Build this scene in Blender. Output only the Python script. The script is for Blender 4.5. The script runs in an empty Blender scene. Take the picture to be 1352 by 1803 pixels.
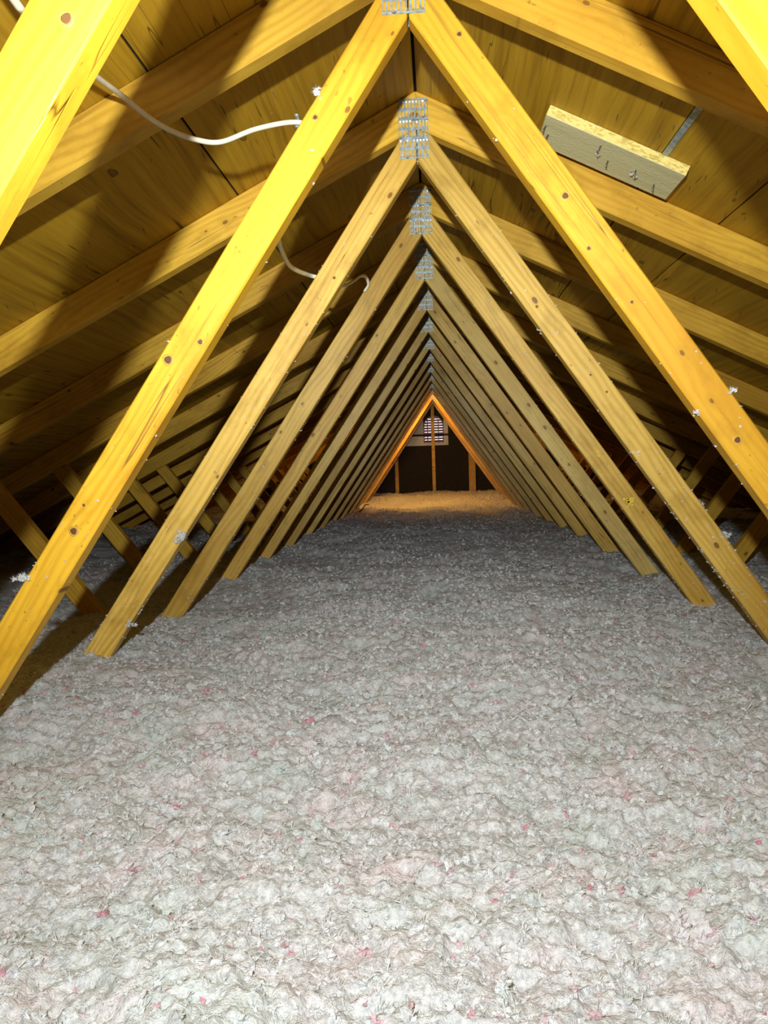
import bpy, bmesh, math, random
import numpy as np
from mathutils import Vector, Matrix

random.seed(7)
rng = np.random.default_rng(11)
scene = bpy.context.scene
col = scene.collection

# ---------------------------------------------------------------- camera
ZR = 1.80                 # height of the truss peaks above the ceiling below
SP = 0.61                 # truss spacing
CAM = Vector((0.0274, -1.3428, ZR - 0.9401))
yaw, pitch, roll, fpx = 0.0711, -0.0568, -0.0318, 1335.8
fwd = Vector((-math.sin(yaw) * math.cos(pitch), math.cos(yaw) * math.cos(pitch), math.sin(pitch)))
rgt = Vector((math.cos(yaw), math.sin(yaw), 0))
upv = rgt.cross(fwd)
r2 = rgt * math.cos(roll) + upv * math.sin(roll)
u2 = -rgt * math.sin(roll) + upv * math.cos(roll)
cd = bpy.data.cameras.new('camera')
cam = bpy.data.objects.new('camera', cd)
col.objects.link(cam)
cd.sensor_fit = 'VERTICAL'
cd.sensor_height = 36.0
cd.lens = fpx / 1803.0 * 36.0
cd.clip_start = 0.02
cam.matrix_world = Matrix(((r2.x, u2.x, -fwd.x, CAM.x), (r2.y, u2.y, -fwd.y, CAM.y), (r2.z, u2.z, -fwd.z, CAM.z), (0, 0, 0, 1)))
scene.camera = cam

# ---------------------------------------------------------------- world (pale dusk outside the gable vent)
w = bpy.data.worlds.new('world')
scene.world = w
w.use_nodes = True
w.node_tree.nodes['Background'].inputs[0].default_value = (1.0, 0.80, 0.84, 1)
w.node_tree.nodes['Background'].inputs[1].default_value = 1.7

# ---------------------------------------------------------------- the photographer's torch, where the photo's shadows put it (bright core, wide spill)
LP = Vector((-0.057, -1.45, 1.074))
ld = bpy.data.lights.new('head_torch_offscreen', 'SPOT')
ld.energy = 25
ld.color = (0.93, 0.985, 1.0)
ld.spot_size = math.radians(172)
ld.spot_blend = 0.25
ld.shadow_soft_size = 0.014
ld.use_nodes = True
_t = ld.node_tree
_em = _t.nodes['Emission']
_tc = _t.nodes.new('ShaderNodeTexCoord')
_sp = _t.nodes.new('ShaderNodeSeparateXYZ'); _t.links.new(_tc.outputs['Normal'], _sp.inputs[0])
def _m(op, a, b=None):
    n = _t.nodes.new('ShaderNodeMath'); n.operation = op
    for k, v in enumerate((a, b)):
        if v is None: continue
        if isinstance(v, (int, float)): n.inputs[k].default_value = v
        else: _t.links.new(v, n.inputs[k])
    return n.outputs[0]
_th = _m('ARCCOSINE', _m('MINIMUM', _m('ABSOLUTE', _sp.outputs['Z']), 1.0))
def _lobe(gain, deg):
    q = _m('DIVIDE', _th, math.radians(deg))
    return _m('MULTIPLY', _m('EXPONENT', _m('MULTIPLY', _m('MULTIPLY', q, q), -1.0)), gain)
_t.links.new(_m('ADD', _m('ADD', _lobe(5.0, 15), _lobe(6.0, 38)), 1.9), _em.inputs['Strength'])
lo = bpy.data.objects.new('head_torch_offscreen', ld)
col.objects.link(lo)
lo.location = LP
lo.rotation_euler = (Vector((0.0, 3.0, 1.074 + 4.45 * math.tan(math.radians(3)))) - LP).to_track_quat('-Z', 'Y').to_euler()

scene.view_settings.view_transform = 'Standard'
scene.view_settings.look = 'None'
scene.view_settings.gamma = 1.0
scene.view_settings.use_curve_mapping = False
scene.view_settings.exposure = 0.0

# ================================================================ helpers
def link(o, parent=None):
    col.objects.link(o)
    if parent is not None:
        o.parent = parent
    return o

def tag(o, label=None, cat=None, group=None, kind=None):
    if label: o['label'] = label
    if cat: o['category'] = cat
    if group: o['group'] = group
    if kind: o['kind'] = kind
    return o

def empty(name, loc=(0, 0, 0)):
    o = bpy.data.objects.new(name, None)
    o.empty_display_size = 0.1
    o.location = loc
    return link(o)

def mesh_from(name, verts, faces, mat, smooth=False):
    me = bpy.data.meshes.new(name)
    me.from_pydata([tuple(v) for v in verts], [], faces)
    if mat: me.materials.append(mat)
    if smooth:
        me.polygons.foreach_set('use_smooth', [True] * len(me.polygons))
    me.update()
    return me

def np_mesh(name, V, F, mat, smooth=False, colors=None):
    """V (n,3), F (m,3) or (m,4)"""
    me = bpy.data.meshes.new(name)
    k = F.shape[1]
    me.vertices.add(len(V)); me.vertices.foreach_set('co', V.astype(np.float32).ravel())
    me.loops.add(F.size); me.loops.foreach_set('vertex_index', F.astype(np.int32).ravel())
    me.polygons.add(len(F))
    me.polygons.foreach_set('loop_start', np.arange(0, F.size, k, dtype=np.int32))
    me.polygons.foreach_set('loop_total', np.full(len(F), k, dtype=np.int32))
    me.polygons.foreach_set('use_smooth', np.full(len(F), smooth))
    if colors is not None:
        a = me.attributes.new('tint', 'FLOAT', 'POINT')
        a.data.foreach_set('value', colors.astype(np.float32))
    if mat: me.materials.append(mat)
    me.update(calc_edges=True)
    return me

def obj(name, me, parent=None, **k):
    o = bpy.data.objects.new(name, me)
    link(o, parent)
    return tag(o, **k)

def prism(name, poly, y0, y1, mat, bevel=0.002):
    """polygon in (x,z), extruded along y; local frame as given"""
    bm = bmesh.new()
    a = [bm.verts.new((p[0], y0, p[1])) for p in poly]
    b = [bm.verts.new((p[0], y1, p[1])) for p in poly]
    n = len(poly)
    bm.faces.new(a); bm.faces.new(b[::-1])
    for i in range(n):
        bm.faces.new((a[i], b[i], b[(i + 1) % n], a[(i + 1) % n]))
    bmesh.ops.recalc_face_normals(bm, faces=bm.faces[:])
    if bevel:
        bmesh.ops.bevel(bm, geom=bm.edges[:], offset=bevel, segments=1, affect='EDGES')
    me = bpy.data.meshes.new(name)
    bm.to_mesh(me); bm.free()
    me.materials.append(mat)
    return me

def box_mesh(name, lo_, hi_, mat, bevel=0.0015):
    return prism(name, [(lo_[0], lo_[2]), (hi_[0], lo_[2]), (hi_[0], hi_[2]), (lo_[0], hi_[2])], lo_[1], hi_[1], mat, bevel)

def tube_mesh(name, pts, rad, mat, seg=8, flat=1.0):
    pts = [Vector(p) for p in pts]
    V, F = [], []
    n = len(pts)
    prev = None
    for i, p in enumerate(pts):
        t = (pts[min(i + 1, n - 1)] - pts[max(i - 1, 0)]).normalized()
        if prev is None:
            a = t.cross(Vector((0, 0, 1)))
            if a.length < 1e-3: a = t.cross(Vector((1, 0, 0)))
            a.normalize()
        else:
            a = (prev - t * prev.dot(t)).normalized()
        prev = a
        b = t.cross(a)
        for k in range(seg):
            th = 2 * math.pi * k / seg
            V.append(p + a * math.cos(th) * rad * flat + b * math.sin(th) * rad)
    for i in range(n - 1):
        for k in range(seg):
            F.append((i * seg + k, i * seg + (k + 1) % seg, (i + 1) * seg + (k + 1) % seg, (i + 1) * seg + k))
    F.append(tuple(range(seg))[::-1]); F.append(tuple((n - 1) * seg + k for k in range(seg)))
    return mesh_from(name, V, F, mat, True)

def catmull(pts, sub=10):
    P = [Vector(p) for p in pts]
    P = [P[0] * 2 - P[1]] + P + [P[-1] * 2 - P[-2]]
    out = []
    for i in range(1, len(P) - 2):
        for s in range(sub):
            t = s / sub
            out.append(0.5 * ((2 * P[i]) + (-P[i - 1] + P[i + 1]) * t + (2 * P[i - 1] - 5 * P[i] + 4 * P[i + 1] - P[i + 2]) * t * t
                              + (-P[i - 1] + 3 * P[i] - 3 * P[i + 1] + P[i + 2]) * t ** 3))
    out.append(P[-2])
    return out

# ================================================================ materials
class NT:
    def __init__(s, name):
        s.m = bpy.data.materials.new(name); s.m.use_nodes = True
        s.t = s.m.node_tree; s.b = s.t.nodes['Principled BSDF']
    def n(s, typ, **k):
        nd = s.t.nodes.new(typ)
        for a, v in k.items(): setattr(nd, a, v)
        return nd
    def l(s, a, b): s.t.links.new(a, b)
    def math(s, op, a, b=None, c=None, clamp=False):
        nd = s.n('ShaderNodeMath', operation=op); nd.use_clamp = clamp
        for i, v in enumerate((a, b, c)):
            if v is None: continue
            if isinstance(v, (int, float)): nd.inputs[i].default_value = v
            else: s.l(v, nd.inputs[i])
        return nd.outputs[0]
    def mix(s, fac, a, b, typ='MIX'):
        nd = s.n('ShaderNodeMix', data_type='RGBA', blend_type=typ)
        for i, v in ((0, fac), (6, a), (7, b)):
            if isinstance(v, (int, float)): nd.inputs[i].default_value = v
            elif isinstance(v, tuple): nd.inputs[i].default_value = (*v, 1)
            else: s.l(v, nd.inputs[i])
        return nd.outputs[2]
    def ramp(s, fac, stops):
        nd = s.n('ShaderNodeValToRGB')
        e = nd.color_ramp.elements
        while len(e) < len(stops): e.new(0.5)
        for i, (p, c) in enumerate(stops):
            e[i].position = p
            e[i].color = (*c, 1) if isinstance(c, tuple) else (c, c, c, 1)
        s.l(fac, nd.inputs[0])
        return nd.outputs[0]
    def coords(s, scale, offset_random=True):
        tc = s.n('ShaderNodeTexCoord')
        v = tc.outputs['Object']
        if offset_random:
            oi = s.n('ShaderNodeObjectInfo')
            off = s.n('ShaderNodeVectorMath', operation='SCALE')
            off.inputs[0].default_value = (13.7, 7.3, 9.1)
            s.l(oi.outputs['Random'], off.inputs['Scale'])
            ad = s.n('ShaderNodeVectorMath', operation='ADD')
            s.l(v, ad.inputs[0]); s.l(off.outputs[0], ad.inputs[1])
            v = ad.outputs[0]
        s.raw = v
        return s.scaled(scale)
    def scaled(s, scale):
        mp = s.n('ShaderNodeVectorMath', operation='MULTIPLY')
        s.l(s.raw, mp.inputs[0]); mp.inputs[1].default_value = scale
        return mp.outputs[0]
    def noise(s, vec, sc=1.0, detail=4, rough=.55, dist=0.0):
        nd = s.n('ShaderNodeTexNoise')
        nd.inputs['Scale'].default_value = sc; nd.inputs['Detail'].default_value = detail
        nd.inputs['Roughness'].default_value = rough; nd.inputs['Distortion'].default_value = dist
        s.l(vec, nd.inputs['Vector'])
        return nd.outputs['Fac']
    def voro(s, vec, sc=1.0, feature='F1', rand=1.0, dim='3D'):
        nd = s.n('ShaderNodeTexVoronoi', feature=feature, voronoi_dimensions=dim)
        nd.inputs['Scale'].default_value = sc; nd.inputs['Randomness'].default_value = rand
        s.l(vec, nd.inputs['Vector'])
        return nd
    def bump(s, h, strength=.3, dist=.002):
        nd = s.n('ShaderNodeBump'); nd.inputs['Strength'].default_value = strength; nd.inputs['Distance'].default_value = dist
        s.l(h, nd.inputs['Height']); s.l(nd.outputs[0], s.b.inputs['Normal'])

def lumber(name, light, dark, knot=(0.20, 0.085, 0.014), tone=(0.78, 1.08), rough=.5, along='X'):
    """sawn softwood: grain along local X, rings, knots, pitch streaks, per-piece tone"""
    t = NT(name)
    sw = (lambda a, b, c: (a, b, c)) if along == 'X' else (lambda a, b, c: (b, a, c))
    g = t.coords(sw(1.2, 26, 26))
    warp = t.noise(t.scaled(sw(2.0, 7, 7)), 1.0, 2)
    gv = t.n('ShaderNodeVectorMath', operation='ADD')
    sc = t.n('ShaderNodeVectorMath', operation='SCALE'); sc.inputs[0].default_value = sw(0.0, 2.2, 2.2); t.l(warp, sc.inputs['Scale'])
    t.l(g, gv.inputs[0]); t.l(sc.outputs[0], gv.inputs[1])
    # knots: distance field, grain swirls round them
    sxyz = t.n('ShaderNodeSeparateXYZ'); t.l(t.scaled((9, 9, 15)), sxyz.inputs[0])
    cxyz = t.n('ShaderNodeCombineXYZ'); t.l(sxyz.outputs['X'], cxyz.inputs[0]); t.l(sxyz.outputs['Z'], cxyz.inputs[1])
    kv = t.voro(cxyz.outputs[0], 1.0, dim='2D')
    kd = kv.outputs['Distance']
    kr = t.n('ShaderNodeSeparateColor'); t.l(kv.outputs['Color'], kr.inputs[0])
    size = t.math('MULTIPLY', kr.outputs[0], .075)
    on = t.math('GREATER_THAN', kr.outputs[1], .72)
    kmask = t.math('MULTIPLY', t.math('SUBTRACT', 1.0, t.math('SMOOTH_MIN', 1.0, t.math('DIVIDE', kd, t.math('ADD', size, .035)), .15), clamp=True), on)
    halo = t.math('MULTIPLY', t.math('SUBTRACT', 1.0, t.math('DIVIDE', kd, t.math('ADD', size, .2)), clamp=True), on)
    fine = t.noise(gv.outputs[0], 1.0, 5, .6)
    wv = t.n('ShaderNodeTexWave', wave_type='BANDS', bands_direction='Z')
    wv.inputs['Scale'].default_value = .8; wv.inputs['Distortion'].default_value = 2.2; wv.inputs['Detail'].default_value = 3; wv.inputs['Detail Scale'].default_value = .6
    t.l(gv.outputs[0], wv.inputs['Vector'])
    ring = t.math('ADD', t.math('MULTIPLY', wv.outputs['Fac'], .3), t.math('MULTIPLY', fine, .9))
    ring = t.math('ADD', ring, t.math('MULTIPLY', halo, .55))
    c = t.ramp(ring, [(0.2, dark), (0.62, light), (1.0, tuple(min(1, x * 1.12) for x in light))])
    big = t.noise(t.scaled(sw(1.6, 6, 6)), 1.0, 3)
    c = t.mix(t.math('MULTIPLY', t.ramp(big, [(.42, 0.0), (.72, 1.0)]), .7), c, tuple(x * y for x, y in zip(dark, (.95, .85, .7))))
    streak = t.ramp(t.noise(t.scaled(sw(2.2, 70, 70)), 1.0, 3, .6), [(.60, 0.0), (.72, 1.0)])
    c = t.mix(t.math('MULTIPLY', streak, .5), c, knot)
    c = t.mix(t.math('MULTIPLY', halo, .55), c, tuple(x * .72 for x in dark))
    c = t.mix(t.ramp(kmask, [(.05, 0.0), (.3, .9)]), c, knot)
    grime = t.ramp(t.noise(t.scaled(sw(9, 16, 16)), 1.0, 5, .65), [(.5, 0.0), (.68, 1.0)])
    c = t.mix(t.math('MULTIPLY', grime, .42), c, tuple(x * y for x, y in zip(dark, (.62, .58, .6))))
    speck = t.ramp(t.noise(t.scaled(sw(60, 90, 90)), 1.0, 2, .5), [(.70, 0.0), (.76, 1.0)])
    c = t.mix(t.math('MULTIPLY', speck, .55), c, knot)
    crack = t.ramp(t.noise(t.scaled(sw(.9, 42, 42)), 1.0, 1, .4, .4), [(.494, 0.0), (.5, 1.0), (.506, 0.0)])
    cmask = t.ramp(t.noise(t.scaled(sw(2.0, 9, 9)), 1.0, 1), [(.52, 0.0), (.57, 1.0)])
    ck = t.math('MULTIPLY', crack, cmask)
    c = t.mix(t.math('MULTIPLY', ck, .75), c, (.05, .02, .004))
    oi = t.n('ShaderNodeObjectInfo')
    mr = t.n('ShaderNodeMapRange'); mr.inputs[3].default_value = tone[0]; mr.inputs[4].default_value = tone[1]
    t.l(oi.outputs['Random'], mr.inputs[0])
    cc = t.n('ShaderNodeCombineColor'); [t.l(mr.outputs[0], cc.inputs[i]) for i in range(3)]
    c = t.mix(1.0, c, cc.outputs[0], 'MULTIPLY')
    t.l(c, t.b.inputs['Base Color'])
    t.l(t.math('ADD', t.math('MULTIPLY', big, .3), rough - .15), t.b.inputs['Roughness'])
    t.b.inputs['Specular IOR Level'].default_value = .3
    t.bump(t.math('SUBTRACT', t.math('ADD', fine, t.math('MULTIPLY', kmask, .4)), t.math('MULTIPLY', ck, 1.5)), .35, .0015)
    return t.m

def plywood(name):
    """sheathing: face grain along local Y (the ridge), dark checks and knots"""
    t = NT(name)
    g = t.coords((55, 1.6, 1))
    warp = t.noise(t.scaled((5, 1.5, 1)), 1.0, 2)
    sc = t.n('ShaderNodeVectorMath', operation='SCALE'); sc.inputs[0].default_value = (3.5, 0, 0); t.l(warp, sc.inputs['Scale'])
    gv = t.n('ShaderNodeVectorMath', operation='ADD'); t.l(g, gv.inputs[0]); t.l(sc.outputs[0], gv.inputs[1])
    fine = t.noise(gv.outputs[0], 1.0, 5, .65)
    c = t.ramp(fine, [(.25, (.20, .10, .005)), (.5, (.43, .245, .013)), (.75, (.55, .335, .024))])
    big = t.noise(t.scaled((3.2, 1.3, 1)), 1.0, 3)
    c = t.mix(t.ramp(big, [(.35, 0.0), (.7, .55)]), c, (.29, .145, .007))
    # knots
    kw = t.n('ShaderNodeVectorMath', operation='ADD'); ks = t.n('ShaderNodeVectorMath', operation='SCALE'); ks.inputs[0].default_value = (.12, .2, 0)
    t.l(t.noise(t.scaled((40, 25, 1)), 1.0, 2), ks.inputs['Scale']); t.l(t.scaled((11, 5.0, 1)), kw.inputs[0]); t.l(ks.outputs[0], kw.inputs[1])
    kv = t.voro(kw.outputs[0], 1.0, dim='2D')
    kr = t.n('ShaderNodeSeparateColor'); t.l(kv.outputs['Color'], kr.inputs[0])
    on = t.math('GREATER_THAN', kr.outputs[1], .70)
    kd = t.math('DIVIDE', kv.outputs['Distance'], t.math('ADD', t.math('MULTIPLY', kr.outputs[0], .09), .02))
    kn = t.math('MULTIPLY', t.math('SUBTRACT', 1.0, kd, clamp=True), on)
    ringk = t.math('MULTIPLY', t.ramp(kd, [(0.0, .0), (.72, .1), (.86, 1.0), (1.0, 0.0)]), on)
    c = t.mix(t.ramp(kn, [(.0, 0.0), (.2, .75)]), c, (.15, .065, .005))
    c = t.mix(t.math('MULTIPLY', ringk, .9), c, (.04, .016, .003))
    # short open checks along the grain, and long cracks
    ckn = t.noise(t.scaled((95, 5.0, 1)), 1.0, 2, .5)
    ck = t.math('MULTIPLY', t.ramp(ckn, [(.66, 0.0), (.71, 1.0)]), t.ramp(t.noise(t.scaled((6, 3.0, 1)), 1.0, 2), [(.46, 0.0), (.6, 1.0)]))
    lc = t.ramp(t.noise(t.scaled((13, .55, 1)), 1.0, 3, .5, .3), [(.496, 0.0), (.5, 1.0), (.504, 0.0)])
    lc = t.math('MULTIPLY', lc, t.ramp(t.noise(t.scaled((3, 1.4, 1)), 1.0, 1), [(.5, 0.0), (.56, 1.0)]))
    dk = t.math('MAXIMUM', t.math('MULTIPLY', ck, .8), t.math('MULTIPLY', lc, .85))
    c = t.mix(dk, c, (.028, .011, .002))
    lint = t.ramp(t.noise(t.scaled((60, 60, 60)), 1.0, 2, .5), [(.77, 0.0), (.8, .45)])
    c = t.mix(lint, c, (.6, .56, .47))
    t.l(c, t.b.inputs['Base Color'])
    t.b.inputs['Roughness'].default_value = .6
    t.b.inputs['Specular IOR Level'].default_value = .25
    t.bump(t.math('SUBTRACT', fine, t.math('MULTIPLY', dk, 1.6)), .45, .002)
    return t.m

def plain(name, c, rough=.6, metal=0.0, noise_amt=.25, nsc=(30, 30, 30), spec=.4):
    t = NT(name)
    n = t.noise(t.coords(nsc), 1.0, 4)
    lo_ = tuple(x * (1 - noise_amt) for x in c); hi_ = tuple(min(1, x * (1 + noise_amt)) for x in c)
    t.l(t.ramp(n, [(.3, lo_), (.7, hi_)]), t.b.inputs['Base Color'])
    t.b.inputs['Roughness'].default_value = rough
    t.b.inputs['Metallic'].default_value = metal
    t.b.inputs['Specular IOR Level'].default_value = spec
    t.bump(n, .15, .001)
    return t.m

def insulation_mat(name, thin=False):
    """loose blown wool: white, with grey-green and pink lots; tint attribute varies tuft by tuft"""
    t = NT(name)
    at = t.n('ShaderNodeAttribute'); at.attribute_name = 'tint'
    v = t.coords((1, 1, 1), False)
    a = t.noise(v, 7.0, 4, .6)
    b = t.noise(t.scaled((1, 1, 1.0)), 11.0, 4, .65)
    s = t.noise(v, 150.0, 3, .6)
    if thin:
        c = t.ramp(s, [(.3, (.80, .81, .81)), (.7, (.94, .95, .95))])
    else:
        c = t.ramp(s, [(.30, (.43, .43, .44)), (.5, (.64, .65, .65)), (.70, (.82, .83, .83))])
    c = t.mix(t.ramp(a, [(.48, 0.0), (.68, .5)]), c, (.61, .71, .67))
    c = t.mix(t.ramp(b, [(.5, 0.0), (.72, .5)]), c, (.84, .69, .71))
    k = at.outputs['Fac']
    c = t.mix(t.ramp(k, [(.0, 0.0), (.90, 0.0), (.925, .4), (.975, .6), (1.0, 1.0)]), c, (.74, .32, .40))
    c = t.mix(t.ramp(k, [(.0, .45), (.10, .25), (.25, 0.0)]), c, (.56, .66, .62))
    t.l(c, t.b.inputs['Base Color'])
    t.b.inputs['Roughness'].default_value = .95
    t.b.inputs['Specular IOR Level'].default_value = .08
    t.bump(t.noise(v, 210.0, 4, .75), .9, .006)
    if thin:
        tr = t.n('ShaderNodeBsdfTranslucent'); t.l(c, tr.inputs['Color'])
        mx = t.n('ShaderNodeMixShader'); mx.inputs[0].default_value = .15
        t.l(t.b.outputs[0], mx.inputs[1]); t.l(tr.outputs[0], mx.inputs[2])
        t.l(mx.outputs[0], t.t.nodes['Material Output'].inputs['Surface'])
    return t.m

M = {}
M['web'] = lumber('web_lumber', (.73, .415, .028), (.53, .26, .010))
M['knot'] = plain('knot_wood', (.10, .042, .008), .55, 0, .35, (300, 300, 300))
M['knot_ring'] = plain('knot_ring_wood', (.50, .27, .03), .5, 0, .25, (200, 200, 200))
M['aged_web'] = lumber('aged_web_lumber', (.70, .455, .095), (.46, .26, .030), tone=(.82, 1.05), rough=.42)
M['pale_web'] = lumber('pale_web_lumber', (.66, .475, .14), (.50, .34, .08), tone=(.9, 1.0))
M['chord'] = lumber('chord_lumber', (.70, .42, .045), (.49, .255, .016))
M['ply'] = plywood('sheathing_plywood')
M['felt'] = plain('roof_felt', (.012, .010, .009), .95)
M['zinc'] = plain('galvanised_steel', (.36, .42, .42), .45, .5, .4, (120, 120, 120))
M['steel'] = plain('nail_steel', (.20, .19, .17), .45, .8)
M['wool'] = insulation_mat('blown_wool')
M['tuft'] = insulation_mat('blown_wool_flakes', True)
M['cable'] = plain('cable_sheath', (.72, .66, .48), .42, 0, .08)
M['black_cable'] = plain('black_cable_sheath', (.015, .013, .012), .5)
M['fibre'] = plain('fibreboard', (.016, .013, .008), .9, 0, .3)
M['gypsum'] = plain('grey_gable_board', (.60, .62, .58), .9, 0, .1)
M['vent'] = plain('vent_plastic', (.16, .10, .105), .6, 0, .15)
M['baffle'] = plain('baffle_foam', (.22, .065, .06), .75, 0, .3, (8, 60, 8))
M['paint'] = plain('yellow_paint', (.80, .62, .03), .5, 0, .15)
M['ceramic'] = plain('ceramic', (.7, .66, .58), .35, 0, .05)
M['gable_wood'] = M['chord']

def board_mat():
    t = NT('patch_board')
    g = t.coords((3, 45, 3))
    n = t.noise(g, 1.0, 4)
    c = t.ramp(n, [(.3, (.58, .54, .27)), (.7, (.70, .65, .37))])
    fl = t.voro(t.scaled((90, 240, 240)), 1.0)
    edge = t.ramp(fl.outputs['Color'], [(.1, (.50, .36, .07)), (.6, (.82, .66, .20))])
    geo = t.n('ShaderNodeNewGeometry'); tc = t.n('ShaderNodeTexCoord')
    sp = t.n('ShaderNodeSeparateXYZ'); t.l(tc.outputs['Normal'], sp.inputs[0])
    side = t.math('LESS_THAN', t.math('ABSOLUTE', sp.outputs['Z']), .7)
    c = t.mix(side, c, edge)
    t.l(c, t.b.inputs['Base Color']); t.b.inputs['Roughness'].default_value = .7
    t.bump(t.math('ADD', n, fl.outputs['Distance']), .3, .002)
    return t.m
M['board'] = board_mat()

bm_ = bpy.data.materials.new('warm_bulb'); bm_.use_nodes = True
bb = bm_.node_tree.nodes['Principled BSDF']
bb.inputs['Base Color'].default_value = (1, .8, .5, 1)
bb.inputs['Emission Color'].default_value = (1.0, .54, .12, 1)
bb.inputs['Emission Strength'].default_value = 740.0
M['bulb'] = bm_

# ================================================================ numpy noise
def vnoise(x, y, seed):
    r = np.random.default_rng(seed); T = r.random((256, 256))
    xi = np.floor(x).astype(int); yi = np.floor(y).astype(int)
    fx = x - xi; fy = y - yi
    fx = fx * fx * (3 - 2 * fx); fy = fy * fy * (3 - 2 * fy)
    a = T[xi & 255, yi & 255]; b = T[(xi + 1) & 255, yi & 255]; c = T[xi & 255, (yi + 1) & 255]; d = T[(xi + 1) & 255, (yi + 1) & 255]
    return (a * (1 - fx) + b * fx) * (1 - fy) + (c * (1 - fx) + d * fx) * fy

KY = np.array([-3.0, -0.6, .6, 1.3, 2.0, 3.0, 6.7, 7.6, 8.6])
KZ = np.array([.33, .345, .362, .385, .415, .430, .428, .50, .545])
def ground(x, y, detail=True):
    z = np.interp(y, KY, KZ)
    z = z + .03 * (vnoise(x * 1.7 + 31, y * 1.7 + 40, 1) - .5) + .045 * (vnoise(x * 4.3 + 9, y * 4.3 + 70, 2) - .5)
    z = z + .022 * (vnoise(x * 11 + 60, y * 14 + 60, 3) - .5)
    if detail:
        z = z + .013 * (np.abs(vnoise(x * 30 + 90, y * 34 + 90, 4) - .5) * 2 - .5) * -1
        z = z + .010 * (vnoise(x * 75 + 300, y * 75 + 300, 5) - .5)
        z = z + .008 * (vnoise(x * 170 + 700, y * 170 + 700, 6) - .5)
    return z
def gz(x, y): return float(ground(np.array([x]), np.array([y]), False)[0])

# ================================================================ the setting: roof slopes
TH = math.atan(.5); CS, SN = math.cos(TH), math.sin(TH)
Y0, Y1 = -3.0, 8.62
XE = 3.40                 # truss heel
XR = 3.60                 # where the roof boards meet the floor
def slope_matrix(side):
    # local X down the slope, local Y along the ridge, local Z up/outwards
    ax = Vector((side * CS, 0, -SN)); ay = Vector((0, 1, 0)); az = Vector((side * SN, 0, CS))
    if side < 0: pass
    return Matrix(((ax.x, ay.x, az.x, 0), (ax.y, ay.y, az.y, 0), (ax.z, ay.z, az.z, ZR), (0, 0, 0, 1)))

def slab(lo_, hi_, mat, name, bevel=.0012):
    return box_mesh(name, lo_, hi_, mat, bevel)

for side, nm, seams in ((-1, 'ceiling_left', (.46, 1.55, 2.64)), (1, 'ceiling_right', (.54, .735, 1.825, 2.915))):
    mtx = slope_matrix(side)
    root = obj(nm, slab((-.012, Y0, .0125), (XR / CS, Y1, .03), M['felt'], nm, 0),
               kind='structure', label='underside of the %s roof slope, plywood sheathing nailed over the trusses' % ('left' if side < 0 else 'right'))
    root.matrix_world = mtx
    edges = [.003] + [s / CS for s in seams] + [XR / CS]
    for r in range(len(edges) - 1):
        a, b = edges[r] + (.002 if r else 0), edges[r + 1] - .002
        start = 0.019 + SP * ((-3, -5, -4, -2)[r % 4] - (1 if side < 0 else 0))
        y = start
        ys = [Y0]
        while y < Y1:
            if y > Y0 + .1: ys.append(y)
            y += SP * 4
        ys.append(Y1)
        for i in range(len(ys) - 1):
            dz = random.uniform(0, .0012)
            obj('plywood_sheet', slab((a, ys[i] + .0015, dz), (b, ys[i + 1] - .0015, .0125 + dz), M['ply'], 'plywood_sheet'), root)
    # roofing nail points that came through the sheathing
    nail = mesh_from('nail_point', [(.0013, 0, 0), (-.0007, .0012, 0), (-.0007, -.0012, 0), (.0006, .0006, -.016)], [(0, 1, 3), (1, 2, 3), (2, 0, 3)], M['steel'])
    for k in range(46):
        sx = random.uniform(.15, 1.25) / CS
        bay = random.choice([-1, 0, 0, 0, 0, 1, 1, 2])
        o = obj('nail_point', nail, root)
        o.location = (sx, bay * SP + random.uniform(.07, .58), .001)
        o.scale = (1, 1, random.uniform(.5, 1.3))

# ================================================================ roof trusses
DV = .090; ZI = ZR - .1715; WS = .69; WB = .066; T = .038
OFF = WB * math.sqrt(1 + WS * WS) / WS
def local_piece(name, poly, axis_a, axis_b, mat):
    """extruded member whose mesh frame has X along the member; returns mesh and matrix (relative to the truss)"""
    a = Vector((axis_a[0], 0, axis_a[1])); b = Vector((axis_b[0], 0, axis_b[1]))
    ax = (b - a).normalized(); ay = Vector((0, 1, 0)); az = ax.cross(ay)
    mtx = Matrix(((ax.x, ay.x, az.x, a.x), (ax.y, ay.y, az.y, a.y), (ax.z, ay.z, az.z, a.z), (0, 0, 0, 1)))
    inv = mtx.inverted()
    lp = [inv @ Vector((p[0], 0, p[1])) for p in poly]
    return prism(name, [(p.x, p.z) for p in lp], 0, T, mat, .0025), mtx

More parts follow.
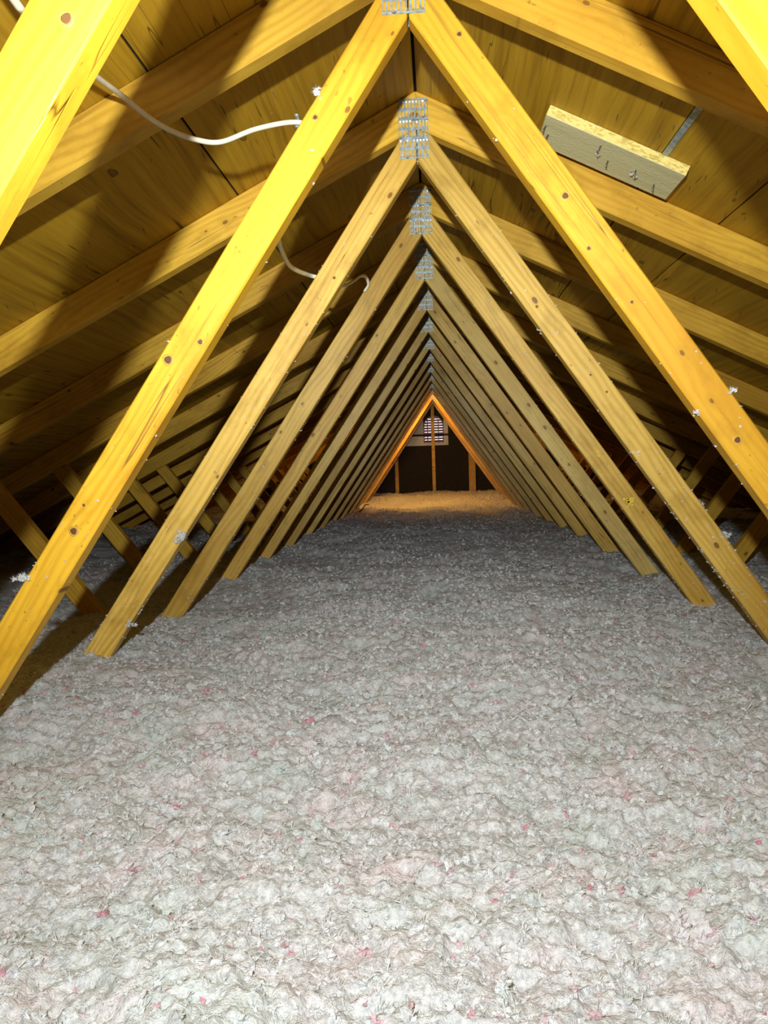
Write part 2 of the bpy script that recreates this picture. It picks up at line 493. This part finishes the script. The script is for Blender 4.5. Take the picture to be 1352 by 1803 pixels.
xo = WS * (ZI + OFF - (ZR - DV)) / (1 - .5 * WS)        # outer web edge meets the chord
ZB = .089
pieces = []
for s in (-1, 1):
    top = [(0, ZR), (s * XE, ZR - .5 * XE), (s * XE, ZR - .5 * XE - DV), (0, ZR - DV)]
    pieces.append(('top_chord', *local_piece('top_chord', top, (0, ZR - DV / 2), (s * XE, ZR - DV / 2 - .5 * XE), M['chord'])))
    g = .0012
    wp = [(s * g, ZI), (s * g, ZR - DV - .001), (s * xo, ZR - DV - .5 * xo - .001), (s * WS * (ZI + OFF - ZB), ZB), (s * WS * (ZI - ZB), ZB)]
    pieces.append(('web', *local_piece('web', wp, (0, ZI + OFF / 2), (s * WS * (ZI + OFF / 2 - ZB), ZB), M['web'])))
    # short web: third point up to the middle of the top chord
    bx, bz = .965, ZB; tx = 1.60; tz = ZR - DV - .5 * tx
    d = Vector((tx - bx, tz - bz)).normalized(); nrm = Vector((-d.y, d.x)) * .032
    tx2 = tx
    def hit(px, pz):
        # follow d until the underside of the chord
        k = (ZR - DV - .5 * px - pz) / (d.y + .5 * d.x)
        return (s * (px + d.x * k), pz + d.y * k - .001)
    def foot(px, pz):
        k = (ZB - pz) / d.y
        return (s * (px + d.x * k), ZB)
    mx, mz = (bx + tx) / 2, (bz + tz) / 2
    P = [foot(mx + nrm.x, mz + nrm.y), hit(mx + nrm.x, mz + nrm.y), hit(mx - nrm.x, mz - nrm.y), foot(mx - nrm.x, mz - nrm.y)]
    pieces.append(('short_web', *local_piece('short_web', P, (s * bx, bz), (s * tx, tz), M['chord'])))
bc = [(-3.4, 0), (3.4, 0), (3.4, ZB), (-3.4, ZB)]
pieces.append(('bottom_chord', *local_piece('bottom_chord', bc, (-3.4, ZB / 2), (3.4, ZB / 2), M['chord'])))
pale, aged = {}, {}
for nm, me, mt in pieces:
    if nm == 'web':
        c = me.copy(); c.materials.clear(); c.materials.append(M['pale_web']); pale[me.name] = c
        c = me.copy(); c.materials.clear(); c.materials.append(M['aged_web']); aged[me.name] = c

# stamped truss plate with open slots and turned teeth
def plate_mesh(cols=9, rows=6, W=.074, H=.142):
    bm = bmesh.new()
    tx, tz = W / cols, H / rows
    R = random.Random(3)
    def q(pts): bm.faces.new([bm.verts.new(p) for p in pts])
    def bar(x0, x1, z0, z1, y=-.0013):
        q([(x0, y, z0), (x1, y, z0), (x1, y, z1), (x0, y, z1)])
        q([(x0, y, z0), (x0, 0, z0), (x1, 0, z0), (x1, y, z0)]); q([(x0, y, z1), (x1, y, z1), (x1, 0, z1), (x0, 0, z1)])
        q([(x0, y, z0), (x0, y, z1), (x0, 0, z1), (x0, 0, z0)]); q([(x1, y, z0), (x1, 0, z0), (x1, 0, z1), (x1, y, z1)])
    hz = tz * .30
    for r in range(rows + 1):
        c = -H / 2 + r * tz
        h = hz / 2 * (1.0 if 0 < r < rows else .6)
        bar(-W / 2, W / 2, c - h, c + h)
    for r in range(rows):
        z0 = -H / 2 + r * tz + hz / 2; z1 = z0 + tz - hz
        for c in range(cols + 1):
            x = -W / 2 + c * tx
            b = tx * .21
            bar(max(-W / 2, x - b), min(W / 2, x + b), z0, z1)
        for c in range(cols):
            # the tooth root left standing at one end of the slot
            x = -W / 2 + (c + .5) * tx
            zt = z1 if r % 2 else z0
            dz = -.006 if r % 2 else .006
            k = R.uniform(.4, 1.0)
            q([(x - tx * .26, -.0012, zt), (x + tx * .26, -.0012, zt), (x + tx * .1, .001, zt + dz * k), (x - tx * .1, .001, zt + dz * k)])
            if R.random() < .14:      # a bent, raised burr
                bz = zt + R.uniform(-.002, .002)
                q([(x - tx * .6, -.0014, bz), (x + tx * .6, -.0014, bz + .001), (x + tx * .35, -.006, bz - .004), (x - tx * .3, -.006, bz - .0045)])
    bmesh.ops.recalc_face_normals(bm, faces=bm.faces[:])
    me = bpy.data.meshes.new('truss_plate'); bm.to_mesh(me); bm.free(); me.materials.append(M['zinc'])
    return me
plate = plate_mesh()

NT0, NT1 = -1, 13
truss_label = {
    -1: 'roof truss with glaringly lit webs that the white cable passes behind',
    0: 'roof truss with broad golden webs and white cable clipped to its left web',
    1: 'roof truss with a white wool clump stuck to its left web',
    2: 'roof truss with yellow paint splashes on its right web',
    3: 'roof truss with one pale greyish web showing saw marks',
    12: 'roof truss whose web fronts glow orange from the hidden bulb',
    13: 'dark roof truss standing last before the gable end',
}
TR = {}
ORD = dict(zip(range(4, 12), ('first', 'second', 'third', 'fourth', 'fifth', 'sixth', 'seventh', 'eighth')))
WEBS = {}
for n in range(NT0, NT1 + 1):
    t = empty('roof_truss', (0, n * SP if n >= 0 else -.675, 0))
    tag(t, truss_label.get(n, 'weathered roof truss, %s behind the one with the pale greyish web' % ORD.get(n)), 'roof truss', 'roof trusses in a row')
    TR[n] = t
    ws = []
    for nm, me, mt in pieces:
        m = me
        if n >= 1 and nm == 'web': m = aged[me.name]
        if n == 3 and nm == 'web' and mt.col[0].x > 0: m = pale[me.name]
        o = obj(nm, m, t)
        o.matrix_local = mt
        if nm == 'web': ws.append(o)
    WEBS[n] = ws
    for face in (0, 1):
        p = obj('truss_plate', plate, t)
        R_ = random.Random(n * 2 + face + 50)
        p.location = (-.007 + R_.uniform(-.005, .005) * (n != 1), -.0002 if face == 0 else T + .0002, 1.707 + R_.uniform(-.004, .003) * (n > 1))
        p.rotation_euler = (0, R_.uniform(-.03, .03) * (n != 1), math.pi * face)

# the larger knots on the front faces of the nearest webs: a dark heart in a raised ring
def knot_mesh():
    R_ = random.Random(9); V = []; F = []; m = 12
    prof = ((1.0, -.0001), (.80, -.0007), (.62, -.0005), (.50, -.0009))
    for r_, y_ in prof:
        for k in range(m):
            th = 6.2832 * k / m; w_ = r_ * (1 + .08 * math.sin(3 * th + r_ * 4))
            V.append((math.cos(th) * w_, y_, math.sin(th) * w_))
    for i in range(len(prof) - 1):
        for k in range(m):
            F.append((i * m + k, (i + 1) * m + k, (i + 1) * m + (k + 1) % m, i * m + (k + 1) % m))
    ring_n = len(F)
    F.append(tuple((len(prof) - 1) * m + k for k in range(m))[::-1])
    me = mesh_from('knot', V, F, M['knot_ring'])
    me.materials.append(M['knot'])
    me.polygons[ring_n].material_index = 1
    for k in range(ring_n - m, ring_n): me.polygons[k].material_index = 1
    return me
knot_me = knot_mesh()
for n, kx, kz, kr_ in ((0, .259, 1.315, .0085), (0, .542, .89, .0085), (0, .368, 1.131, .0045), (0, .297, 1.225, .005), (0, -.639, .764, .010), (0, -.447, 1.067, .011), (0, -.387, 1.096, .007),
                       (0, -.617, .811, .004), (0, -.166, 1.472, .006), (0, .086, 1.594, .006), (1, .419, 1.079, .004), (1, .458, 1.035, .004), (1, .289, 1.254, .005), (1, -.22, 1.35, .005),
                       (-1, -.285, 1.262, .008), (-1, .332, 1.187, .009)):
    ko = obj('knot', knot_me, TR[n])
    ko.location = (kx, -.0001, kz)
    ko.scale = (kr_, 1, kr_)
    ko.rotation_euler = (0, random.uniform(0, 3), 0)

# yellow paint on the third truss's right web
def web_point(side, z, k):        # k: 0 inner edge .. 1 outer edge
    return (side * WS * (ZI + OFF * k - z), z)
def splash(name, cx, cz, r, n_, seed):
    R_ = random.Random(seed); V = []; F = []
    for i in range(n_):
        a = R_.uniform(0, 6.28); d = r * abs(R_.gauss(0, .5)); s_ = r * R_.uniform(.12, .34)
        x, z = cx + math.cos(a) * d, cz + math.sin(a) * d
        b = len(V)
        m = 7
        for k in range(m):
            th = 6.283 * k / m; rr = s_ * R_.uniform(.6, 1.2)
            V.append((x + math.cos(th) * rr, -.0006 - .0001 * (i % 4), z + math.sin(th) * rr))
        F.append(tuple(range(b, b + m)))
    return mesh_from(name, V, F, M['paint'])
x, z = web_point(1, .725, .45)
obj('paint_splash', splash('paint_splash', x, z, .019, 22, 5), TR[2], label='yellow paint splash')
x, z = web_point(1, .885, .62)
obj('paint_splash', splash('paint_splash', x, z, .011, 8, 6), TR[2], label='yellow paint splash')

# ================================================================ gable end
GY = 8.5
ZG = 1.142
def quad_prism(pts, y0, y1, mat, nm): return prism(nm, pts, y0, y1, mat, 0)
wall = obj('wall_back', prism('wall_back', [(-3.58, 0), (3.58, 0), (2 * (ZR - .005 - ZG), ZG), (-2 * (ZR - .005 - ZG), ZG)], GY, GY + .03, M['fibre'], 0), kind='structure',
           label='dark fibreboard gable wall closing the far end of the attic')
def roofz(x): return ZR - .5 * abs(x) - .005
vx, vz0, vz1 = .13, 1.172, 1.40
# upper gable boards round the arched vent opening
obj('wall_panel', prism('wall_panel', [(-1.30, ZG), (-vx, ZG), (-vx, roofz(vx)), (-1.30, roofz(1.30))], GY, GY + .03, M['gypsum'], 0), wall)
obj('wall_panel', prism('wall_panel', [(vx, ZG), (.185, ZG), (.185, roofz(.185)), (vx, roofz(vx))], GY, GY + .03, M['gypsum'], 0), wall)
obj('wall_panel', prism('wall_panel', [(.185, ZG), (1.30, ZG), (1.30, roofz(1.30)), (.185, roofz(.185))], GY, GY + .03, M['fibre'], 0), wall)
obj('wall_panel', prism('wall_panel', [(-vx, ZG), (vx, ZG), (vx, vz0), (-vx, vz0)], GY, GY + .03, M['gypsum'], 0), wall)
arc = [(-vx * math.cos(math.pi * k / 12), vz1 + .125 * math.sin(math.pi * k / 12)) for k in range(13)]
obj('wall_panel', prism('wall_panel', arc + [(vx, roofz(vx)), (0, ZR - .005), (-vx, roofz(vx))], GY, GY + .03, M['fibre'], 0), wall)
# studs and the brace
for a, b, z1 in ((-.031, .011, 1.77), (.438, .523, 1.532), (-.511, -.466, 1.538)):
    obj('stud', box_mesh('stud', (a, GY - .04, .40), (b, GY - .001, z1), M['gable_wood']), wall)
obj('brace', box_mesh('brace', (-.42, GY - .02, 1.263), (.42, GY - .001, 1.287), M['fibre']), wall)
for a, b in ((-.20, -.185), (.15, .165)):
    obj('batten', box_mesh('batten', (a, GY - .014, ZG), (b, GY - .001, 1.55), M['gypsum']), wall)
# louvred vent
vent = empty('gable_vent', (0, GY, vz0))
tag(vent, 'arched louvred gable vent letting pinkish daylight in behind the centre stud', 'vent')
fr = []
ring_o = [(-vx - .004, 0)] + [(p[0] * 1.03, p[1] - vz0 + .004) for p in arc] + [(vx + .004, 0)]
ring_i = [(-vx + .012, .010)] + [(p[0] * .905, p[1] - vz0 - .010) for p in arc] + [(vx - .012, .010)]
V, F = [], []
for (a, b) in zip(ring_o, ring_i):
    V += [(a[0], .004, a[1]), (b[0], .004, b[1]), (b[0], .045, b[1]), (a[0], .045, a[1])]
nn = len(ring_o)
for i in range(nn):
    j = (i + 1) % nn
    for k in range(4):
        F.append((i * 4 + k, i * 4 + (k + 1) % 4, j * 4 + (k + 1) % 4, j * 4 + k))
obj('frame', mesh_from('vent_frame', V, F, M['vent']), vent)
zz = .022
while zz < .335:
    hw = vx - .012
    if zz > vz1 - vz0: hw = max(.02, .118 * math.sqrt(max(0.0, 1 - ((zz - (vz1 - vz0)) / .118) ** 2)))
    V = [(-hw, .008, zz + .012), (hw, .008, zz + .012), (hw, .040, zz - .010), (-hw, .040, zz - .010),
         (-hw, .008, zz + .0145), (hw, .008, zz + .0145), (hw, .040, zz - .0075), (-hw, .040, zz - .0075)]
    obj('louvre', mesh_from('louvre', V, [(0, 1, 2, 3), (7, 6, 5, 4), (0, 4, 5, 1), (1, 5, 6, 2), (2, 6, 7, 3), (3, 7, 4, 0)], M['vent']), vent)
    zz += .0335
for x in (-.078, .062):
    obj('mullion', box_mesh('mullion', (x - .006, .002, .008), (x + .006, .010, .31), M['vent']), vent)

# wall behind the photographer
obj('wall_front', prism('wall_front', [(-3.58, 0), (3.58, 0), (0, ZR - .005)], Y0, Y0 + .03, M['fibre'], 0), kind='structure',
    label='dark gable wall closing the near end of the attic')
obj('floor', box_mesh('floor', (-3.62, Y0, -.013), (3.62, Y1, 0), M['gypsum'], 0), kind='structure', label='ceiling board lying under the insulation')

# ================================================================ blown insulation
def spacing(lo_, hi_, f):
    out = [lo_]
    while out[-1] < hi_: out.append(out[-1] + f(out[-1]))
    out[-1] = hi_
    return np.array(out)
ys = np.concatenate([np.arange(-2.9, -.95, .05), spacing(-.95, 8.502, lambda y: min(.024, .0032 + .0036 * max(0, y + 1.34 - .7)))])
xh = spacing(0, 3.15, lambda x: .0042 + .010 * max(0, x - .55))
xs = np.concatenate([-xh[:0:-1], xh])
X, Y = np.meshgrid(xs, ys)
Z = ground(X, Y)
ridge_cap = ZR - .5 * np.abs(X) - .004
Z = np.minimum(Z, ridge_cap)
nr, nc = X.shape
idx = np.arange(nr * nc).reshape(nr, nc)
F = np.stack([idx[:-1, :-1], idx[:-1, 1:], idx[1:, 1:], idx[1:, :-1]], -1).reshape(-1, 4)
tint = .35 + .5 * vnoise(X * 60 + 5, Y * 60 + 5, 9)
wool = obj('loose_insulation', np_mesh('loose_insulation', np.stack([X.ravel(), Y.ravel(), Z.ravel()], -1), F, M['wool'], True, tint.ravel()),
           label='thick bed of fluffy grey white blown insulation with pink flecks', cat='insulation', kind='stuff')

# clump variants: a crumpled flake with loose fibres
def ico(sub):
    bm = bmesh.new(); bmesh.ops.create_icosphere(bm, subdivisions=sub, radius=1)
    V = np.array([v.co[:] for v in bm.verts]); Fc = np.array([[v.index for v in f.verts] for f in bm.faces]); bm.free()
    return V, Fc
ICO1 = ico(1); ICO2 = ico(2)
def variant(base, nf, r):
    V, Fc = base
    s = r.uniform(.3, 1.25, (len(V), 1))
    P = V * s * np.array([1.15, 1.0, .62])
    Fs = [Fc]; Vs = [P]; nb = len(P)
    for _ in range(nf):
        d = r.normal(size=3); d[2] = abs(d[2]) * .7; d /= np.linalg.norm(d)
        q = np.cross(d, r.normal(size=3)); q /= np.linalg.norm(q)
        L = r.uniform(1.2, 2.3); bend = r.normal(size=3) * .35
        Vs.append(np.array([d * .4 - q * .045, d * .4 + q * .045, d * L * .75 + bend * .5 + q * .035, d * L + bend]))
        Fs.append(np.array([[nb, nb + 1, nb + 2], [nb, nb + 2, nb + 3]])); nb += 4
    return np.concatenate(Vs), np.concatenate(Fs)
VN = [variant(ICO2, 14, rng) for _ in range(9)]
VM = [variant(ICO1, 9, rng) for _ in range(9)]       # near
VF = [variant(ICO1, 4, rng) for _ in range(7)]       # far
def rotmats(n, r):
    a = r.uniform(0, 2 * np.pi, n); tx = r.normal(0, .5, n); ty = r.normal(0, .5, n)
    ca, sa = np.cos(a), np.sin(a); cx, sx = np.cos(tx), np.sin(tx); cy, sy = np.cos(ty), np.sin(ty)
    o, z_ = np.ones(n), np.zeros(n)
    Rz = np.stack([ca, -sa, z_, sa, ca, z_, z_, z_, o], -1).reshape(n, 3, 3)
    Rx = np.stack([o, z_, z_, z_, cx, -sx, z_, sx, cx], -1).reshape(n, 3, 3)
    Ry = np.stack([cy, z_, sy, z_, o, z_, -sy, z_, cy], -1).reshape(n, 3, 3)
    return Rz @ Rx @ Ry
def clumps(name, P, S, tints, variants, mat, parent=None, **k):
    n = len(P); which = rng.integers(0, len(variants), n); Rm = rotmats(n, rng)
    Vs, Fs, Cs, base = [], [], [], 0
    for vi, (V, Fc) in enumerate(variants):
        sel = np.where(which == vi)[0]
        if not len(sel): continue
        W_ = np.einsum('nij,vj->nvi', Rm[sel], V) * S[sel][:, None, None] + P[sel][:, None, :]
        nv = len(V)
        Fs.append((Fc[None] + (np.arange(len(sel)) * nv)[:, None, None]).reshape(-1, 3) + base)
        Vs.append(W_.reshape(-1, 3)); Cs.append(np.repeat(tints[sel], nv)); base += len(sel) * nv
    return obj(name, np_mesh(name, np.concatenate(Vs), np.concatenate(Fs), mat, False, np.concatenate(Cs)), parent, **k)

def scatter(n, ylo, yhi, xw, power=1.0):
    y = ylo + (yhi - ylo) * rng.random(n) ** power
    x = rng.uniform(-1, 1, n) * xw(y)
    return x, y
# near bed
xw_near = lambda y: .62 + .45 * (y + 1.0)
x, y = scatter(3200, -.95, 1.0, xw_near, 1.2)
s = rng.uniform(.004, .0085, len(x)) * (1 + .2 * (y + .95))
clumps('wool_tufts', np.stack([x, y, ground(x, y) - s * .15], -1), s, rng.random(len(x)), VN, M['tuft'], wool, kind='stuff')
x, y = scatter(20000, -.95, 1.3, xw_near, 1.15)
s = rng.uniform(.0016, .0050, len(x)) * (1 + .3 * (y + .95))
clumps('wool_flakes', np.stack([x, y, ground(x, y)], -1), s, rng.random(len(x)), VM, M['tuft'], wool, kind='stuff')
# far bed: flakes gather in loose drifts
x, y = scatter(52000, 1.0, 8.3, lambda y: np.minimum(2.6, 1.3 + .5 * (y - .8)), 1.45)
keep = rng.random(len(x)) < np.clip((vnoise(x * 7 + 11, y * 5 + 23, 21) * .6 + vnoise(x * 17 + 5, y * 14 + 3, 22) * .4 - .28) * 2.0, .06, 1)
x, y = x[keep], y[keep]
s = rng.uniform(.0025, .0085, len(x)) * (1 + .05 * y)
P = np.stack([x, y, np.minimum(ground(x, y), ZR - .5 * np.abs(x) - .02)], -1)
clumps('wool_tufts', P, s, rng.random(len(x)) * .93, VF, M['tuft'], wool, kind='stuff')

# ================================================================ lint on the webs
def lint_on(n, side, count, seed, size=(.0012, .0034), zlo=.42, zhi=1.5):
    r = np.random.default_rng(seed)
    z = zlo + (zhi - zlo) * r.random(count) ** 1.7
    k = np.where(r.random(count) < .6, np.where(r.random(count) < .6, 1.0, 0.0), r.random(count))
    yy = np.where((k == 0) | (k == 1), r.uniform(0, T, count), -.0005)
    x = side * WS * (ZI + OFF * k - z)
    P = np.stack([x, yy, z], -1)
    s = r.uniform(*size, count)
    clumps('lint', P, s, np.full(count, .5), VF, M['tuft'], TR[n], kind='stuff')
for n, cnt in ((0, 46), (1, 110), (2, 90), (3, 70), (4, 60), (5, 50)):
    for s_ in (-1, 1): lint_on(n, s_, cnt, n * 7 + s_ + 20)
lint_on(1, 1, 90, 99, (.002, .0045), .48, .95)

# bigger wool clumps caught on the timber
def tuft(loc, size, n, label, seed):
    r = np.random.default_rng(seed)
    P = r.normal(0, 1, (n, 3)) * np.array([.8, .5, .8]) * size * .55
    s = r.uniform(.25, .5, n) * size
    o = clumps('wool_clump', P, s, np.full(n, .5), VN, M['tuft'], None, label=label, cat='wool clump', group='wool clumps caught on the timber')
    o.location = loc
tuft((-.739, -.003, .680), .011, 14, 'white wool clump stuck to the outer edge of the cable truss web', 1)
tuft((-.648, .606, .697), .017, 16, 'white wool clump on the inner edge of a web beside insulation shadow', 2)
tuft((-.800, .606, .468), .011, 10, 'small white wool clump low on a web near the insulation', 3)
tuft((.744, .62, .662), .013, 14, 'fluffy wool clump on the outer edge of a right web, lower of two', 4)
tuft((.683, .62, .752), .012, 12, 'fluffy wool clump on the outer edge of a right web, upper of two', 5)
tuft((-.161, -.004, 1.513), .009, 8, 'small wool clump on the left web just above the cable', 6)
tuft((.535, .0, .976), .008, 8, 'tiny wool clump on the outer edge of the broad right web', 7)
tuft((.474, .0, .938), .007, 8, 'tiny wool clump on the inner edge of the broad right web', 8)

# ================================================================ patch board, metal strip
def on_slope(side, x, d=0.0, y=0.0):
    return Vector((side * x, y, ZR - .5 * x)) - Vector((side * SN, 0, CS)) * d
mtx = slope_matrix(1)
bd = empty('patch_board', (0, 0, 0))
bd.matrix_world = mtx @ Matrix.Translation((.300 / CS, .400, 0))
tag(bd, 'pale offcut board with strand edge fixed under the right roof sheathing', 'board')
obj('board', box_mesh('board', (0, 0, -.024), (.335, .150, -.0005), M['board'], .0012), bd)
spike = tube_mesh('nail', [(0, 0, 0), (0, 0, -.012), (.001, 0, -.018)], .0018, M['steel'], 6)
for a, b in ((.008, .05), (.02, .085), (.17, .085), (.29, .10), (.235, .07), (.14, .03)):
    o = obj('nail', spike, bd); o.location = (a, b, -.0225); o.rotation_euler = (random.uniform(-.3, .3), random.uniform(-.3, .3), 0)
for i, (a, b, sz) in enumerate(((.140, .045, .0065), (.235, .075, .0075))):
    n_ = 9; r = np.random.default_rng(40 + i)
    P = r.normal(0, 1, (n_, 3)) * sz * np.array([.5, .5, .9]); o = clumps('wool_clump', P, r.uniform(.25, .5, n_) * sz, np.full(n_, .4), VF, M['tuft'], None,
        label='grey wisp of wool hanging on a nail under the pale board', cat='wool clump', group='wool wisps under the board')
    o.location = mtx @ Vector((.300 / CS + a, .400 + b, -.033))
st = obj('metal_strip', box_mesh('metal_strip', (-.007, 0, -.003), (.007, .385, .0), M['zinc'], .0006), label='thin grey metal strip along a sheathing seam above the pale board', cat='metal strip')
st.matrix_world = mtx @ Matrix.Translation((.545 / CS, .041, -.0003))

# ================================================================ cables
cable_pts = [(-.457, -.658, 1.4785), (-.457, -.63, 1.474), (-.457, -.58, 1.460), (-.455, -.52, 1.440), (-.452, -.45, 1.423), (-.455, -.42, 1.425), (-.476, -.3, 1.454), (-.483, -.16, 1.482), (-.479, -.06, 1.497), (-.455, -.022, 1.482), (-.423, 0, 1.466),
             (-.384, .02, 1.456), (-.344, .04, 1.458), (-.282, .046, 1.479), (-.214, .046, 1.487), (-.185, .047, 1.475), (-.19, .05, 1.43), (-.225, .07, 1.35), (-.268, .15, 1.321),
             (-.297, .38, 1.334), (-.299, .5, 1.346), (-.288, .63, 1.365), (-.262, .658, 1.362), (-.24, .70, 1.355), (-.224, .85, 1.387), (-.213, 1.0, 1.433), (-.199, 1.12, 1.479),
             (-.187, 1.17, 1.488), (-.182, 1.205, 1.472), (-.197, 1.2155, 1.452)]
cab = obj('white_cable', tube_mesh('white_cable', catmull(cable_pts, 8), 0.0040, M['cable'], 8, 1.4),
          label='white sheathed electric cable drooping between the left truss webs', cat='cable')
sv = catmull([(-.205, .036, 1.476), (-.205, .052, 1.478), (-.205, .052, 1.494), (-.205, .036, 1.496)], 3)
obj('staple', tube_mesh('staple', sv, .0016, M['zinc'], 5, 2.5), cab, label='grey metal cable staple')
wire = catmull([(-.70 - .02 * k, 6.62 - .12 * k, gz(-.70 - .02 * k, 6.62 - .12 * k) + .05 - .011 * k) for k in range(5)], 6)
obj('black_cable', tube_mesh('black_cable', wire, .006, M['black_cable'], 6), label='short black cable end poking from the insulation below the orange web', cat='cable')

# ================================================================ warm bulb behind the far web
LY = 11 * SP + T
lz = 1.425
lx = -WS * (ZI + OFF * .5 - lz)
lamp = empty('bulb_holder', (lx, LY, lz))
tag(lamp, 'warm bare bulb on a lampholder fixed behind a far left web', 'lamp')
def lathe(name, prof, mat, seg=16):
    V, F = [], []
    for (r, yv) in prof:
        for k in range(seg):
            th = 2 * math.pi * k / seg; V.append((r * math.cos(th), yv, r * math.sin(th)))
    for i in range(len(prof) - 1):
        for k in range(seg):
            F.append((i * seg + k, i * seg + (k + 1) % seg, (i + 1) * seg + (k + 1) % seg, (i + 1) * seg + k))
    return mesh_from(name, V, F, mat, True)
obj('socket', lathe('socket', [(.001, 0), (.026, 0), (.026, .012), (.018, .016), (.018, .04), (.001, .04)], M['ceramic']), lamp)
obj('bulb', lathe('bulb', [(.012, .038), (.014, .05), (.022, .065), (.027, .082), (.025, .098), (.014, .11), (.001, .113)], M['bulb']), lamp)

# ================================================================ eave baffles
def baffle_mesh():
    V, F = [], []
    nx = 26
    for i in range(nx + 1):
        u = i / nx * .66
        h = -.006 - .010 * (i % 2)
        for yv in (0.0, .53): V.append((u, yv, h))
    for i in range(nx): F.append((i * 2, i * 2 + 1, i * 2 + 3, i * 2 + 2))
    b = len(V)
    for i in range(nx + 1):
        u = i / nx * .66
        h = .0003 - .010 * (i % 2)
        for yv in (0.0, .53): V.append((u, yv, h))
    for i in range(nx): F.append((b + i * 2, b + i * 2 + 2, b + i * 2 + 3, b + i * 2 + 1))
    e = nx * 2
    F += [(0, b, b + 1, 1), (e, e + 1, b + e + 1, b + e)]
    return mesh_from('eave_baffle', V, F, M['baffle'])
bf = baffle_mesh()
for side in (-1, 1):
    for n in range(3, 12):
        o = obj('eave_baffle', bf, label='dull red ridged foam baffle between rafters at the %s eave' % ('left' if side < 0 else 'right'),
                cat='baffle', group='foam baffles at the %s eave' % ('left' if side < 0 else 'right'))
        o.matrix_world = slope_matrix(side) @ Matrix.Translation((2.12 / CS, n * SP + .06, 0))
